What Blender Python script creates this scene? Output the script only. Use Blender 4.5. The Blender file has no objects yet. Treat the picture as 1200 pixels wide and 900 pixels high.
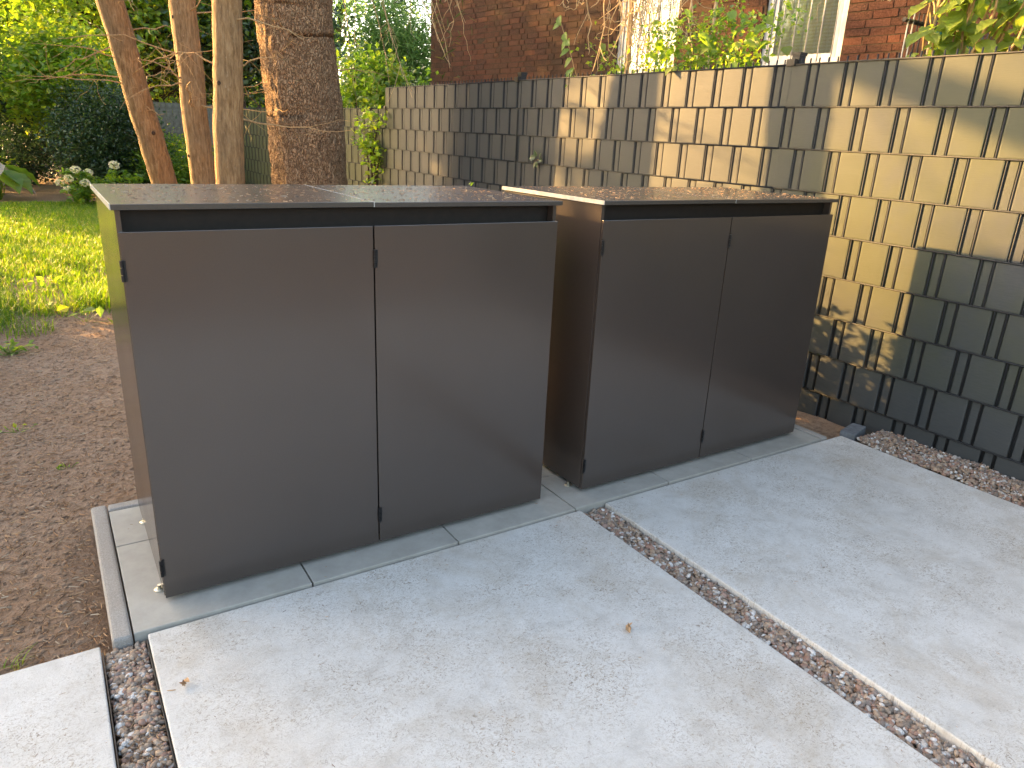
import bpy, bmesh, math, random
import numpy as np
from mathutils import Vector, Matrix, noise
random.seed(7)
rng = np.random.default_rng(11)
S = bpy.context.scene
COL = S.collection
R = math.radians

# ------------------------------------------------------------------ camera, world, sun, exposure
cam = bpy.data.cameras.new('camera')
cam.sensor_width = 36
cam.lens = 844.37 * 36 / 1200
cam.clip_start = 0.05
cam.clip_end = 400
camo = bpy.data.objects.new('camera', cam)
COL.objects.link(camo)
CAM = Vector((-0.139, -1.921, 1.263))
camo.location = CAM
camo.rotation_euler = (R(71.193), R(-2.484), R(-32.249))
S.camera = camo

SUN = Vector((-1.0, 1.62, 0.42)).normalized()
w = bpy.data.worlds.new('World')
S.world = w
w.use_nodes = True
nt = w.node_tree
sky = nt.nodes.new('ShaderNodeTexSky')
sky.sky_type = 'NISHITA'
sky.sun_disc = False
sky.sun_elevation = math.asin(SUN.z)
sky.sun_rotation = math.atan2(SUN.x, SUN.y)
sky.air_density = 0.7
sky.dust_density = 3.0
sky.ozone_density = 0.2
bg = nt.nodes['Background']
wb = nt.nodes.new('ShaderNodeMix')
wb.data_type = 'RGBA'
wb.blend_type = 'MULTIPLY'
wb.inputs[0].default_value = 1.0
wb.inputs[7].default_value = (1.09, 1.0, 0.89, 1)
nt.links.new(sky.outputs[0], wb.inputs[6])
nt.links.new(wb.outputs[2], bg.inputs[0])
bg.inputs[1].default_value = 0.12
sl = bpy.data.lights.new('sun', 'SUN')
sl.energy = 3.3
sl.angle = R(0.5)
sl.color = (1.0, 0.57, 0.19)
so = bpy.data.objects.new('sun', sl)
COL.objects.link(so)
so.rotation_euler = SUN.to_track_quat('Z', 'Y').to_euler()
so.location = SUN * 30
S.view_settings.view_transform = 'Standard'
S.view_settings.look = 'None'
S.view_settings.gamma = 1
S.view_settings.exposure = 3.15


# ------------------------------------------------------------------ materials
class NB:
    def __init__(s, name):
        s.m = bpy.data.materials.new(name)
        s.m.use_nodes = True
        s.t = s.m.node_tree
        s.b = s.t.nodes['Principled BSDF']
        s.out = s.t.nodes['Material Output']

    def n(s, typ, **k):
        x = s.t.nodes.new('ShaderNode' + typ)
        for a, v in k.items():
            setattr(x, a, v)
        return x

    def l(s, a, b):
        s.t.links.new(a, b)

    def val(s, sock, v):
        if hasattr(v, 'is_output'):
            s.l(v, sock)
        elif isinstance(v, (tuple, list)):
            sock.default_value = (*v, 1) if len(v) == 3 and len(sock.default_value) == 4 else v
        else:
            sock.default_value = v

    def coord(s, which='Object', scale=(1, 1, 1), rot=(0, 0, 0)):
        c = s.n('TexCoord')
        m = s.n('Mapping')
        s.l(c.outputs[which], m.inputs[0])
        m.inputs['Scale'].default_value = scale
        m.inputs['Rotation'].default_value = rot
        return m.outputs[0]

    def world(s, scale=(1, 1, 1)):
        c = s.n('NewGeometry')
        m = s.n('Mapping')
        s.l(c.outputs['Position'], m.inputs[0])
        m.inputs['Scale'].default_value = scale
        return m.outputs[0]

    def noise(s, vec, scale, detail=4, rough=0.55, dist=0.0):
        x = s.n('TexNoise')
        s.l(vec, x.inputs['Vector'])
        x.inputs['Scale'].default_value = scale
        x.inputs['Detail'].default_value = detail
        x.inputs['Roughness'].default_value = rough
        x.inputs['Distortion'].default_value = dist
        return x.outputs[0]

    def voro(s, vec, scale, feature='F1', out=0):
        x = s.n('TexVoronoi')
        x.feature = feature
        s.l(vec, x.inputs['Vector'])
        x.inputs['Scale'].default_value = scale
        return x.outputs[out]

    def ramp(s, fac, stops, interp='LINEAR'):
        x = s.n('ValToRGB')
        s.l(fac, x.inputs[0])
        r = x.color_ramp
        r.interpolation = interp
        while len(r.elements) < len(stops):
            r.elements.new(0.5)
        for e, (p, c) in zip(r.elements, stops):
            e.position = p
            if not isinstance(c, (tuple, list)):
                c = (c, c, c)
            e.color = (*c, 1)
        return x.outputs[0]

    def mix(s, fac, a, b, mode='MIX'):
        x = s.n('Mix')
        x.data_type = 'RGBA'
        x.blend_type = mode
        s.val(x.inputs[0], fac)
        s.val(x.inputs[6], a)
        s.val(x.inputs[7], b)
        return x.outputs[2]

    def math(s, op, a, b=0.0):
        x = s.n('Math')
        x.operation = op
        s.val(x.inputs[0], a)
        s.val(x.inputs[1], b)
        return x.outputs[0]

    def bump(s, h, strength=0.3, dist=0.01, prev=None):
        x = s.n('Bump')
        x.inputs['Strength'].default_value = strength
        x.inputs['Distance'].default_value = dist
        s.l(h, x.inputs['Height'])
        if prev is not None:
            s.l(prev, x.inputs['Normal'])
        s.l(x.outputs[0], s.b.inputs['Normal'])
        return x.outputs[0]

    def island(s):
        return s.n('NewGeometry').outputs['Random Per Island']

    def objrand(s):
        return s.n('ObjectInfo').outputs['Random']

    def base(s, c, rough=0.6, spec=0.5, metal=0.0):
        s.val(s.b.inputs['Base Color'], c)
        s.val(s.b.inputs['Roughness'], rough)
        s.b.inputs['Specular IOR Level'].default_value = spec
        s.b.inputs['Metallic'].default_value = metal
        return s.m


def flat_mat(name, c, rough=0.6, spec=0.5, metal=0.0, var=0.25, scale=40, bump=0.15, bd=0.002):
    n = NB(name)
    v = n.coord()
    f = n.noise(v, scale, 5)
    a = tuple(x * (1 - var) for x in c)
    b = tuple(min(1, x * (1 + var)) for x in c)
    n.bump(f, bump, bd)
    return n.base(n.ramp(f, [(0.3, a), (0.7, b)]), rough, spec, metal)


def leaf_mat(name, stops, trans=0.45, rough=0.4, spec=0.4, veins=False):
    n = NB(name)
    col = n.ramp(n.island(), stops)
    if veins:
        v = n.coord('UV')
        wv = n.n('TexWave')
        wv.wave_type = 'BANDS'
        wv.bands_direction = 'DIAGONAL'
        n.l(v, wv.inputs[0])
        wv.inputs['Scale'].default_value = 6
        n.bump(wv.outputs[1], 0.5, 0.004)
    n.base(col, rough, spec)
    tr = n.n('BsdfTranslucent')
    hs = n.n('HueSaturation')
    hs.inputs['Saturation'].default_value = 1.15
    hs.inputs['Value'].default_value = 2.4
    hs.inputs['Hue'].default_value = 0.485
    n.l(col, hs.inputs['Color'])
    n.l(hs.outputs[0], tr.inputs[0])
    mx = n.n('MixShader')
    mx.inputs[0].default_value = trans
    n.l(n.b.outputs[0], mx.inputs[1])
    n.l(tr.outputs[0], mx.inputs[2])
    n.l(mx.outputs[0], n.out.inputs[0])
    return n.m


M = {}


def mk():
    # powder-brown laminate of the cabinets
    n = NB('brown_laminate')
    v = n.world()
    f = n.noise(v, 260, 3)
    g = n.noise(v, 3.1, 4)
    sm = n.noise(n.world((1, 1, 1)), 2.3, 3, 0.5)
    c = n.mix(0.5, n.ramp(g, [(0.3, (0.050, 0.038, 0.031)), (0.7, (0.058, 0.044, 0.036))]),
              n.ramp(f, [(0.3, (0.050, 0.038, 0.031)), (0.7, (0.059, 0.045, 0.037))]))
    n.bump(f, 0.05, 0.0006)
    M['lam'] = n.base(c, n.ramp(sm, [(0.3, 0.17), (0.75, 0.25)]), 0.85)
    n = NB('lid_laminate')
    f = n.noise(n.world(), 130, 5)
    sp = n.noise(n.world(), 160, 2)
    c = n.ramp(f, [(0.35, (0.054, 0.046, 0.038)), (0.7, (0.062, 0.052, 0.043))])
    c = n.mix(n.ramp(sp, [(0.64, 0.0), (0.70, 0.18)]), c, (0.13, 0.105, 0.075))
    n.bump(sp, 0.05, 0.001)
    M['lid'] = n.base(c, n.ramp(f, [(0.3, 0.23), (0.7, 0.27)]), 0.5)
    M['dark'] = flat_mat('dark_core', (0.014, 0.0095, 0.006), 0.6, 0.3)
    M['hinge'] = flat_mat('black_steel', (0.008, 0.008, 0.009), 0.4, 0.5, 0.3)
    M['alu'] = flat_mat('pale_edge', (0.40, 0.385, 0.35), 0.4, 0.5, 0.0)  # pale tone stands for sky reflected along the lid edges
    M['steel'] = flat_mat('zinc_foot', (0.55, 0.52, 0.42), 0.3, 0.5, 0.9)
    # big concrete slabs
    n = NB('worn_concrete')
    v = n.world()
    fine = n.noise(v, 190, 4, 0.7)
    mid = n.noise(n.world((1, 1, 1)), 9, 8, 0.66, 0.3)
    big = n.noise(v, 1.7, 5, 0.6)
    base_ = n.ramp(mid, [(0.25, (0.50, 0.475, 0.43)), (0.46, (0.64, 0.62, 0.575)), (0.72, (0.72, 0.705, 0.665))])
    st = n.noise(v, 3.3, 9, 0.72, 0.6)
    c = n.mix(n.ramp(st, [(0.50, 0.0), (0.70, 0.55)]), base_, (0.46, 0.385, 0.285))
    c = n.mix(n.ramp(n.noise(v, 1.1, 6, 0.65), [(0.5, 0.0), (0.8, 0.28)]), c, (0.42, 0.38, 0.31))
    # wavy worn scuffs left by the formwork
    sc = n.noise(n.world((26, 40, 1)), 1.7, 9, 0.78, 2.4)
    pat_ = n.ramp(n.noise(v, 4.5, 5, 0.6, 0.5), [(0.36, 0.12), (0.62, 1.0)])
    c = n.mix(n.math('MULTIPLY', n.ramp(sc, [(0.505, 0.0), (0.60, 0.8)]), pat_), c, (0.37, 0.30, 0.215))
    sc2 = n.noise(n.world((30, 22, 1)), 2.1, 7, 0.74, 3.0)
    c = n.mix(n.math('MULTIPLY', n.ramp(sc2, [(0.56, 0.0), (0.61, 0.9)]), pat_), c, (0.22, 0.17, 0.12))
    c = n.mix(n.ramp(fine, [(0.66, 0.0), (0.72, 0.5)]), c, (0.24, 0.19, 0.14))
    c = n.mix(n.ramp(n.noise(v, 420, 2), [(0.2, 0.2), (0.6, 0.0)]), c, (0.36, 0.33, 0.29))
    h = n.math('ADD', n.math('MULTIPLY', sc, 0.8), n.math('MULTIPLY', fine, 0.5))
    n.bump(h, 0.45, 0.006)
    M['conc'] = n.base(c, 0.72, 0.35)
    n = NB('grey_paver')
    v = n.world()
    fine = n.noise(v, 220, 3, 0.7)
    mid = n.noise(v, 11, 7, 0.65)
    c = n.ramp(mid, [(0.3, (0.33, 0.31, 0.265)), (0.7, (0.45, 0.425, 0.37))])
    c = n.mix(n.ramp(fine, [(0.6, 0.0), (0.72, 0.4)]), c, (0.42, 0.41, 0.38))
    c = n.mix(n.ramp(n.noise(v, 5, 8, 0.7), [(0.55, 0.0), (0.75, 0.45)]), c, (0.33, 0.30, 0.22))
    c = n.mix(n.math('MULTIPLY', n.objrand(), 0.3), c, (0.29, 0.285, 0.26))
    n.bump(fine, 0.3, 0.002)
    M['tile'] = n.base(c, 0.7, 0.4)
    n = NB('kerb_concrete')
    v = n.world()
    fine = n.noise(v, 260, 4, 0.75)
    c = n.ramp(fine, [(0.3, (0.24, 0.22, 0.195)), (0.55, (0.36, 0.335, 0.30)), (0.75, (0.46, 0.43, 0.39))])
    c = n.mix(n.ramp(n.noise(v, 7, 7, 0.7), [(0.5, 0.0), (0.75, 0.5)]), c, (0.26, 0.22, 0.17))
    n.bump(fine, 0.5, 0.003)
    M['kerb'] = n.base(c, 0.85, 0.3)
    # pebbles
    n = NB('river_pebble')
    c = n.ramp(n.island(), [(0.0, (0.19, 0.155, 0.125)), (0.12, (0.42, 0.33, 0.25)), (0.26, (0.36, 0.21, 0.15)),
                            (0.4, (0.27, 0.215, 0.18)), (0.5, (0.48, 0.34, 0.23)), (0.64, (0.34, 0.24, 0.17)),
                            (0.76, (0.56, 0.52, 0.47)), (0.86, (0.40, 0.255, 0.20)), (0.93, (0.78, 0.75, 0.70))], 'CONSTANT')
    f = n.noise(n.world(), 240, 5, 0.7)
    c = n.mix(n.ramp(f, [(0.35, 0.5), (0.65, 0.0)]), c, (0.16, 0.11, 0.07))
    n.bump(f, 0.25, 0.002)
    M['peb'] = n.base(c, 0.55, 0.45)
    # soil
    n = NB('dry_soil')
    v = n.world()
    f1 = n.noise(v, 42, 9, 0.74)
    f2 = n.noise(v, 2.2, 6, 0.6)
    f3 = n.voro(v, 90)
    c = n.ramp(f1, [(0.28, (0.145, 0.095, 0.062)), (0.5, (0.33, 0.228, 0.155)), (0.75, (0.50, 0.37, 0.26))])
    c = n.mix(n.ramp(f2, [(0.4, 0.0), (0.65, 0.55)]), c, (0.29, 0.175, 0.10))
    c = n.mix(n.ramp(f3, [(0.0, 0.4), (0.25, 0.0)]), c, (0.42, 0.35, 0.28))
    h = n.math('ADD', f1, n.math('MULTIPLY', f3, -0.35))
    n.bump(h, 0.8, 0.018)
    M['soil'] = n.base(c, 0.95, 0.15)
    n = NB('litter')
    c = n.ramp(n.island(), [(0.0, (0.16, 0.09, 0.05)), (0.3, (0.36, 0.20, 0.10)), (0.55, (0.48, 0.31, 0.17)),
                            (0.8, (0.09, 0.06, 0.045)), (0.95, (0.46, 0.37, 0.26))])
    M['litter'] = n.base(c, 0.85, 0.2)
    # bark
    n = NB('thin_bark')
    v = n.coord('Object', (1, 1, 0.16))
    f = n.noise(v, 55, 7, 0.7, 0.25)
    g = n.noise(n.coord(), 3, 5)
    fl = n.noise(n.coord('Object', (1, 1, 0.45)), 70, 4, 0.6)
    c = n.ramp(f, [(0.30, (0.11, 0.055, 0.022)), (0.5, (0.31, 0.18, 0.078)), (0.72, (0.50, 0.33, 0.165))])
    c = n.mix(n.ramp(g, [(0.4, 0.0), (0.7, 0.5)]), c, (0.17, 0.125, 0.075))
    c = n.mix(n.ramp(fl, [(0.62, 0.0), (0.7, 0.6)]), c, (0.42, 0.31, 0.2))
    n.bump(n.math('ADD', f, n.math('MULTIPLY', fl, 0.4)), 0.9, 0.02)
    M['bark'] = n.base(c, 0.85, 0.25)
    n = NB('scaly_bark')
    v = n.coord('Object', (1, 1, 0.5))
    vn = n.n('VectorMath')
    vn.operation = 'ADD'
    wob = n.n('TexNoise')
    n.l(v, wob.inputs[0])
    wob.inputs['Scale'].default_value = 24
    wob.inputs['Detail'].default_value = 4
    sc_ = n.n('VectorMath')
    sc_.operation = 'SCALE'
    sc_.inputs['Scale'].default_value = 0.07
    n.l(wob.outputs[1], sc_.inputs[0])
    n.l(v, vn.inputs[0])
    n.l(sc_.outputs[0], vn.inputs[1])
    e = n.voro(vn.outputs[0], 52, 'DISTANCE_TO_EDGE')
    f = n.noise(n.coord('Object', (1, 1, 0.5)), 46, 8, 0.72, 1.0)
    g = n.noise(n.coord('Object', (1, 1, 0.4)), 7, 6, 0.65)
    c = n.ramp(f, [(0.3, (0.15, 0.084, 0.044)), (0.45, (0.37, 0.225, 0.12)), (0.6, (0.53, 0.36, 0.21)), (0.78, (0.64, 0.49, 0.33))])
    c = n.mix(n.ramp(g, [(0.45, 0.0), (0.65, 0.4)]), c, (0.26, 0.15, 0.08))
    c = n.mix(n.ramp(e, [(0.0, 0.75), (0.09, 0.0)]), c, (0.07, 0.036, 0.02))
    h = n.math('ADD', n.ramp(e, [(0.0, 0.0), (0.16, 0.8)]), n.math('MULTIPLY', f, 0.9))
    n.bump(h, 1.0, 0.022)
    M['scaly'] = n.base(c, 0.88, 0.2)
    M['darkbark'] = flat_mat('dark_bark', (0.06, 0.040, 0.026), 0.9, 0.2, 0, 0.5, 30, 0.6, 0.02)
    M['twig'] = flat_mat('dry_twig', (0.38, 0.25, 0.12), 0.8, 0.25, 0, 0.35, 60, 0.3)
    M['paletwig'] = flat_mat('pale_twig', (0.50, 0.37, 0.20), 0.75, 0.25, 0, 0.3, 60, 0.3)
    # leaves
    G = leaf_mat
    M['leaf_mid'] = G('leaf_mid', [(0.0, (0.09, 0.17, 0.034)), (0.5, (0.145, 0.245, 0.04)), (1.0, (0.26, 0.32, 0.05))], 0.5, 0.32, 0.6)
    M['leaf_bright'] = G('leaf_bright', [(0.0, (0.08, 0.16, 0.03)), (0.5, (0.14, 0.235, 0.04)), (1.0, (0.25, 0.30, 0.05))], 0.5, 0.32, 0.6)
    M['leaf_dark'] = G('leaf_dark', [(0.0, (0.024, 0.052, 0.020)), (0.6, (0.045, 0.085, 0.028)), (1.0, (0.09, 0.13, 0.036))], 0.25, 0.28, 0.7)
    M['leaf_yew'] = G('leaf_yew', [(0.0, (0.018, 0.042, 0.022)), (1.0, (0.045, 0.085, 0.04))], 0.15)
    M['leaf_yellow'] = G('leaf_yellow', [(0.0, (0.12, 0.17, 0.02)), (0.6, (0.22, 0.26, 0.03)), (1.0, (0.32, 0.30, 0.05))], 0.5)
    M['leaf_bamboo'] = G('leaf_bamboo', [(0.0, (0.10, 0.19, 0.06)), (1.0, (0.20, 0.29, 0.11))], 0.55)
    M['leaf_big'] = G('leaf_big', [(0.0, (0.11, 0.19, 0.03)), (0.5, (0.19, 0.27, 0.05)), (1.0, (0.30, 0.34, 0.09))], 0.45, 0.35, 0.45, True)
    M['leaf_pink'] = G('leaf_pink', [(0.0, (0.36, 0.30, 0.27)), (1.0, (0.52, 0.44, 0.40))], 0.3)
    M['needle'] = G('spruce_needle', [(0.0, (0.018, 0.036, 0.010)), (0.7, (0.05, 0.075, 0.018)), (1.0, (0.13, 0.10, 0.03))], 0.25, 0.5)
    M['grass'] = G('grass_blade', [(0.0, (0.05, 0.12, 0.012)), (0.55, (0.10, 0.19, 0.018)), (0.9, (0.19, 0.26, 0.03)), (1.0, (0.30, 0.27, 0.10))], 0.45, 0.45)
    M['petal'] = G('cream_petal', [(0.0, (0.50, 0.52, 0.30)), (1.0, (0.74, 0.66, 0.52))], 0.3)
    # brick
    n = NB('red_brick')
    f = n.noise(n.world(), 55, 6, 0.7)
    r_ = n.math('FRACT', n.math('ADD', n.objrand(), n.island()))
    c = n.ramp(r_, [(0.0, (0.028, 0.012, 0.008)), (0.35, (0.050, 0.018, 0.010)), (0.7, (0.075, 0.026, 0.014)), (0.88, (0.026, 0.013, 0.010)), (1.0, (0.10, 0.040, 0.024))])
    c = n.mix(n.ramp(f, [(0.4, 0.55), (0.62, 0.0)]), c, (0.10, 0.045, 0.03))
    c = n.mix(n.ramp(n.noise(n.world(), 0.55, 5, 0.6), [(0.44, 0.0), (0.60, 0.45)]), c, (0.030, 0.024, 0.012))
    n.bump(f, 0.7, 0.01)
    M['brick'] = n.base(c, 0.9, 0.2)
    M['mortar'] = flat_mat('old_mortar', (0.045, 0.032, 0.022), 0.95, 0.1, 0, 0.4, 30, 0.6, 0.01)
    # pvc fence strip with embossed grain and green film
    n = NB('grey_pvc_strip')
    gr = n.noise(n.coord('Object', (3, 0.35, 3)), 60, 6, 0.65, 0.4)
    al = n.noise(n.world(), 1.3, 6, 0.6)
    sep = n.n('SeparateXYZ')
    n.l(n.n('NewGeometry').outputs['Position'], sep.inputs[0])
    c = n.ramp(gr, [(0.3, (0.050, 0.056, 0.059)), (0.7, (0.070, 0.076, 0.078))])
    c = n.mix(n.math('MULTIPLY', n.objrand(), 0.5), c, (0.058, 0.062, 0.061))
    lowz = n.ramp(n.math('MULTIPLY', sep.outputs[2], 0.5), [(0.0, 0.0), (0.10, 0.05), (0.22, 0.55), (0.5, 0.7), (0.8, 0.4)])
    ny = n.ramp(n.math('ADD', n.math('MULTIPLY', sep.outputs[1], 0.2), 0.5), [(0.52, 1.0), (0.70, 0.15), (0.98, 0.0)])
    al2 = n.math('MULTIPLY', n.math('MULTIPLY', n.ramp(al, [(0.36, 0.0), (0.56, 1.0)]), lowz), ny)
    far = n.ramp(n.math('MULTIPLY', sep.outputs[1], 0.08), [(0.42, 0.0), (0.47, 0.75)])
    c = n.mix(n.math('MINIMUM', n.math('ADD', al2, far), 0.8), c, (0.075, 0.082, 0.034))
    n.bump(gr, 0.35, 0.002)
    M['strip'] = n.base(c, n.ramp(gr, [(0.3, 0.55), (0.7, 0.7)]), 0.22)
    M['rod'] = flat_mat('anthracite_rod', (0.020, 0.022, 0.024), 0.55, 0.3, 0.0, 0.25)
    M['white'] = flat_mat('weathered_white', (0.60, 0.585, 0.54), 0.5, 0.4, 0, 0.12, 12)
    M['bar'] = flat_mat('grey_bar', (0.42, 0.42, 0.41), 0.4, 0.5, 0.2)
    n = NB('window_glass')
    f = n.noise(n.coord(), 7, 3, 0.6, 1.0)
    gl = n.n('BsdfGlossy')
    gl.inputs['Roughness'].default_value = 0.05
    bp = n.n('Bump')
    bp.inputs['Strength'].default_value = 0.25
    bp.inputs['Distance'].default_value = 0.01
    n.l(f, bp.inputs['Height'])
    n.l(bp.outputs[0], gl.inputs['Normal'])
    tp = n.n('BsdfTransparent')
    tp.inputs[0].default_value = (0.9, 0.92, 0.88, 1)
    fr = n.n('Fresnel')
    fr.inputs[0].default_value = 1.6
    mx = n.n('MixShader')
    n.l(n.math('ADD', fr.outputs[0], 0.08), mx.inputs[0])
    n.l(tp.outputs[0], mx.inputs[1])
    n.l(gl.outputs[0], mx.inputs[2])
    n.l(mx.outputs[0], n.out.inputs[0])
    M['glass'] = n.m
    n = NB('cream_blind')
    wv = n.n('TexWave')
    wv.bands_direction = 'Z'
    n.l(n.coord(), wv.inputs[0])
    wv.inputs['Scale'].default_value = 9
    wv.inputs['Distortion'].default_value = 1.5
    wv.inputs['Detail'].default_value = 3
    M['blind'] = n.base(n.ramp(wv.outputs[1], [(0, (0.70, 0.66, 0.50)), (1, (0.80, 0.78, 0.66))]), 0.8)
    M['green'] = flat_mat('green_panel', (0.035, 0.22, 0.10), 0.5, 0.4)
    M['wood'] = flat_mat('weathered_board', (0.20, 0.20, 0.16), 0.85, 0.2, 0, 0.35, 14, 0.4, 0.01)
    M['roof'] = flat_mat('roof_tile', (0.11, 0.07, 0.055), 0.8)
    M['stone'] = flat_mat('slate_stone', (0.15, 0.16, 0.17), 0.8, 0.3)


mk()


# ------------------------------------------------------------------ mesh helpers
def props(o, label=None, cat=None, group=None, kind=None):
    if label:
        o['label'] = label
    if cat:
        o['category'] = cat
    if group:
        o['group'] = group
    if kind:
        o['kind'] = kind
    return o


_variants = {}


def link(name, me, mat, parent=None, loc=None):
    if mat is not None and me.materials and me.materials[0] != mat:
        key = (me.name, mat.name)
        if key not in _variants:
            _variants[key] = me.copy()
            _variants[key].materials[0] = mat
        me = _variants[key]
    if mat is not None and not me.materials:
        me.materials.append(mat)
    o = bpy.data.objects.new(name, me)
    COL.objects.link(o)
    if parent is not None:
        o.parent = parent
    if loc is not None:
        o.location = loc
    return o


def empty(name, loc=(0, 0, 0), rot=(0, 0, 0), label=None, cat=None, group=None, kind=None):
    o = bpy.data.objects.new(name, None)
    COL.objects.link(o)
    o.empty_display_size = 0.1
    o.location = loc
    o.rotation_euler = rot
    return props(o, label, cat, group, kind)


class MB:
    """collects vertices and faces (numpy) for one mesh"""

    def __init__(s):
        s.V, s.T, s.Q, s.n = [], [], [], 0

    def add(s, V, T=None, Q=None):
        V = np.asarray(V, float).reshape(-1, 3)
        if T is not None and len(T):
            s.T.append(np.asarray(T, int) + s.n)
        if Q is not None and len(Q):
            s.Q.append(np.asarray(Q, int) + s.n)
        s.V.append(V)
        s.n += len(V)

    def mesh(s, name, smooth=False):
        V = np.concatenate(s.V)
        T = np.concatenate(s.T) if s.T else np.zeros((0, 3), int)
        Q = np.concatenate(s.Q) if s.Q else np.zeros((0, 4), int)
        me = bpy.data.meshes.new(name)
        me.vertices.add(len(V))
        me.vertices.foreach_set('co', V.astype(np.float32).ravel())
        me.loops.add(T.size + Q.size)
        me.loops.foreach_set('vertex_index', np.concatenate([T.ravel(), Q.ravel()]).astype(np.int32))
        me.polygons.add(len(T) + len(Q))
        st = np.concatenate([np.arange(len(T)) * 3, len(T) * 3 + np.arange(len(Q)) * 4])
        me.polygons.foreach_set('loop_start', st.astype(np.int32))
        me.polygons.foreach_set('use_smooth', np.full(len(T) + len(Q), bool(smooth)))
        me.update(calc_edges=True)
        me.validate()
        return me

    def tube(s, P, r, k=6, cap=True):
        P = np.asarray(P, float)
        n = len(P)
        r = np.broadcast_to(np.asarray(r, float), (n,))
        d = np.gradient(P, axis=0)
        d /= np.linalg.norm(d, axis=1)[:, None] + 1e-9
        up = np.array([0, 0, 1.0]) if abs(d[0][2]) < 0.9 else np.array([1.0, 0, 0])
        a = np.linspace(0, 2 * np.pi, k, endpoint=False)
        V = []
        for i in range(n):
            x = np.cross(up, d[i])
            x /= np.linalg.norm(x) + 1e-9
            y = np.cross(d[i], x)
            up = y if abs(np.dot(y, d[min(i + 1, n - 1)])) < 0.95 else up
            V.append(P[i] + r[i] * (np.cos(a)[:, None] * x + np.sin(a)[:, None] * y))
        Q = []
        for i in range(n - 1):
            for j in range(k):
                jj = (j + 1) % k
                Q.append((i * k + j, i * k + jj, (i + 1) * k + jj, (i + 1) * k + j))
        T = []
        V = np.concatenate(V)
        if cap:
            V = np.concatenate([V, P[:1], P[-1:]])
            for j in range(k):
                jj = (j + 1) % k
                T.append((n * k, jj, j))
                T.append((n * k + 1, (n - 1) * k + j, (n - 1) * k + jj))
        s.add(V, T, Q)

    def box(s, x0, x1, y0, y1, z0, z1, jit=0.0):
        V = np.array([(x, y, z) for z in (z0, z1) for y in (y0, y1) for x in (x0, x1)], float)
        if jit:
            V += rng.normal(0, jit, V.shape)
        s.add(V, None, [(0, 2, 3, 1), (4, 5, 7, 6), (0, 1, 5, 4), (2, 6, 7, 3), (0, 4, 6, 2), (1, 3, 7, 5)])


def bevel_box(name, size, bev, mat, parent=None, loc=(0, 0, 0), seg=2, jit=0.0):
    """box with its lower corner at loc"""
    bm = bmesh.new()
    bmesh.ops.create_cube(bm, size=1)
    for v in bm.verts:
        v.co = Vector(((v.co.x + .5) * size[0], (v.co.y + .5) * size[1], (v.co.z + .5) * size[2]))
        if jit:
            v.co += Vector((random.gauss(0, jit), random.gauss(0, jit), random.gauss(0, jit * .3)))
    bmesh.ops.bevel(bm, geom=bm.edges[:], offset=bev, segments=seg, affect='EDGES', profile=0.6)
    me = bpy.data.meshes.new(name)
    bm.to_mesh(me)
    bm.free()
    return link(name, me, mat, parent, loc)


def copy_tree(o, parent=None):
    c = o.copy()
    COL.objects.link(c)
    c.parent = parent
    for ch in list(o.children):
        copy_tree(ch, c)
    return c


def unit(v):
    return v / (np.linalg.norm(v, axis=-1, keepdims=True) + 1e-9)


def leaves(mb, C, L, asp=0.55, up=0.6, droop=0.2, var=0.35, fold=0.12, D=None):
    """one folded two-triangle leaf on every point of C"""
    n = len(C)
    d = rng.normal(size=(n, 3))
    d[:, 2] = d[:, 2] * 0.6 - droop
    if D is not None:
        d = d * 0.45 + D
    d = unit(d)
    nr = rng.normal(size=(n, 3))
    nr[:, 2] += up * 2
    s = unit(np.cross(nr, d))
    nr = unit(np.cross(d, s))
    l = (L * (1 + var * rng.uniform(-1, 1, n)))[:, None]
    wd = l * asp * 0.5
    b = C - d * l * 0.5
    V = np.stack([b, b + d * l * 0.45 + s * wd + nr * l * fold, b + d * l, b + d * l * 0.45 - s * wd + nr * l * fold], 1)
    i = np.arange(n)[:, None] * 4
    mb.add(V, np.concatenate([i + [0, 1, 2], i + [0, 2, 3]]))


def blob_points(center, radii, nclump, per, cl=0.2, shell=0.5, flat=0.6, zmin=None, lump=0.3):
    u = unit(rng.normal(size=(nclump, 3)))
    k = rng.normal(size=(5, 3))
    lf = 1 + lump * np.mean([np.sin(3 * (u @ q) + i) for i, q in enumerate(k)], axis=0) * 1.6
    r = (shell + (1 - shell) * rng.uniform(0, 1, nclump) ** 0.6) * lf
    c = np.asarray(center) + u * r[:, None] * np.asarray(radii)
    if zmin is not None:
        c[:, 2] = np.where(c[:, 2] < zmin, zmin + rng.uniform(0, .3, nclump), c[:, 2])
    p = np.repeat(c, per, 0) + rng.normal(size=(nclump * per, 3)) * cl * np.array([1, 1, flat])
    return p, c


def wobble(a, b, n, amp, sag=0.0):
    a, b = np.asarray(a, float), np.asarray(b, float)
    t = np.linspace(0, 1, n)[:, None]
    P = a + (b - a) * t
    w = np.cumsum(rng.normal(size=(n, 3)), 0)
    w -= w[0] + (w[-1] - w[0]) * t
    P = P + w * amp
    P[:, 2] -= sag * (t[:, 0] ** 2)
    return P


def gz(x, y):
    """height of the soil"""
    return -0.035 + 0.018 * noise.noise((x * 0.9, y * 0.9, 0)) + 0.01 * noise.noise((x * 4, y * 4, 3))


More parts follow.
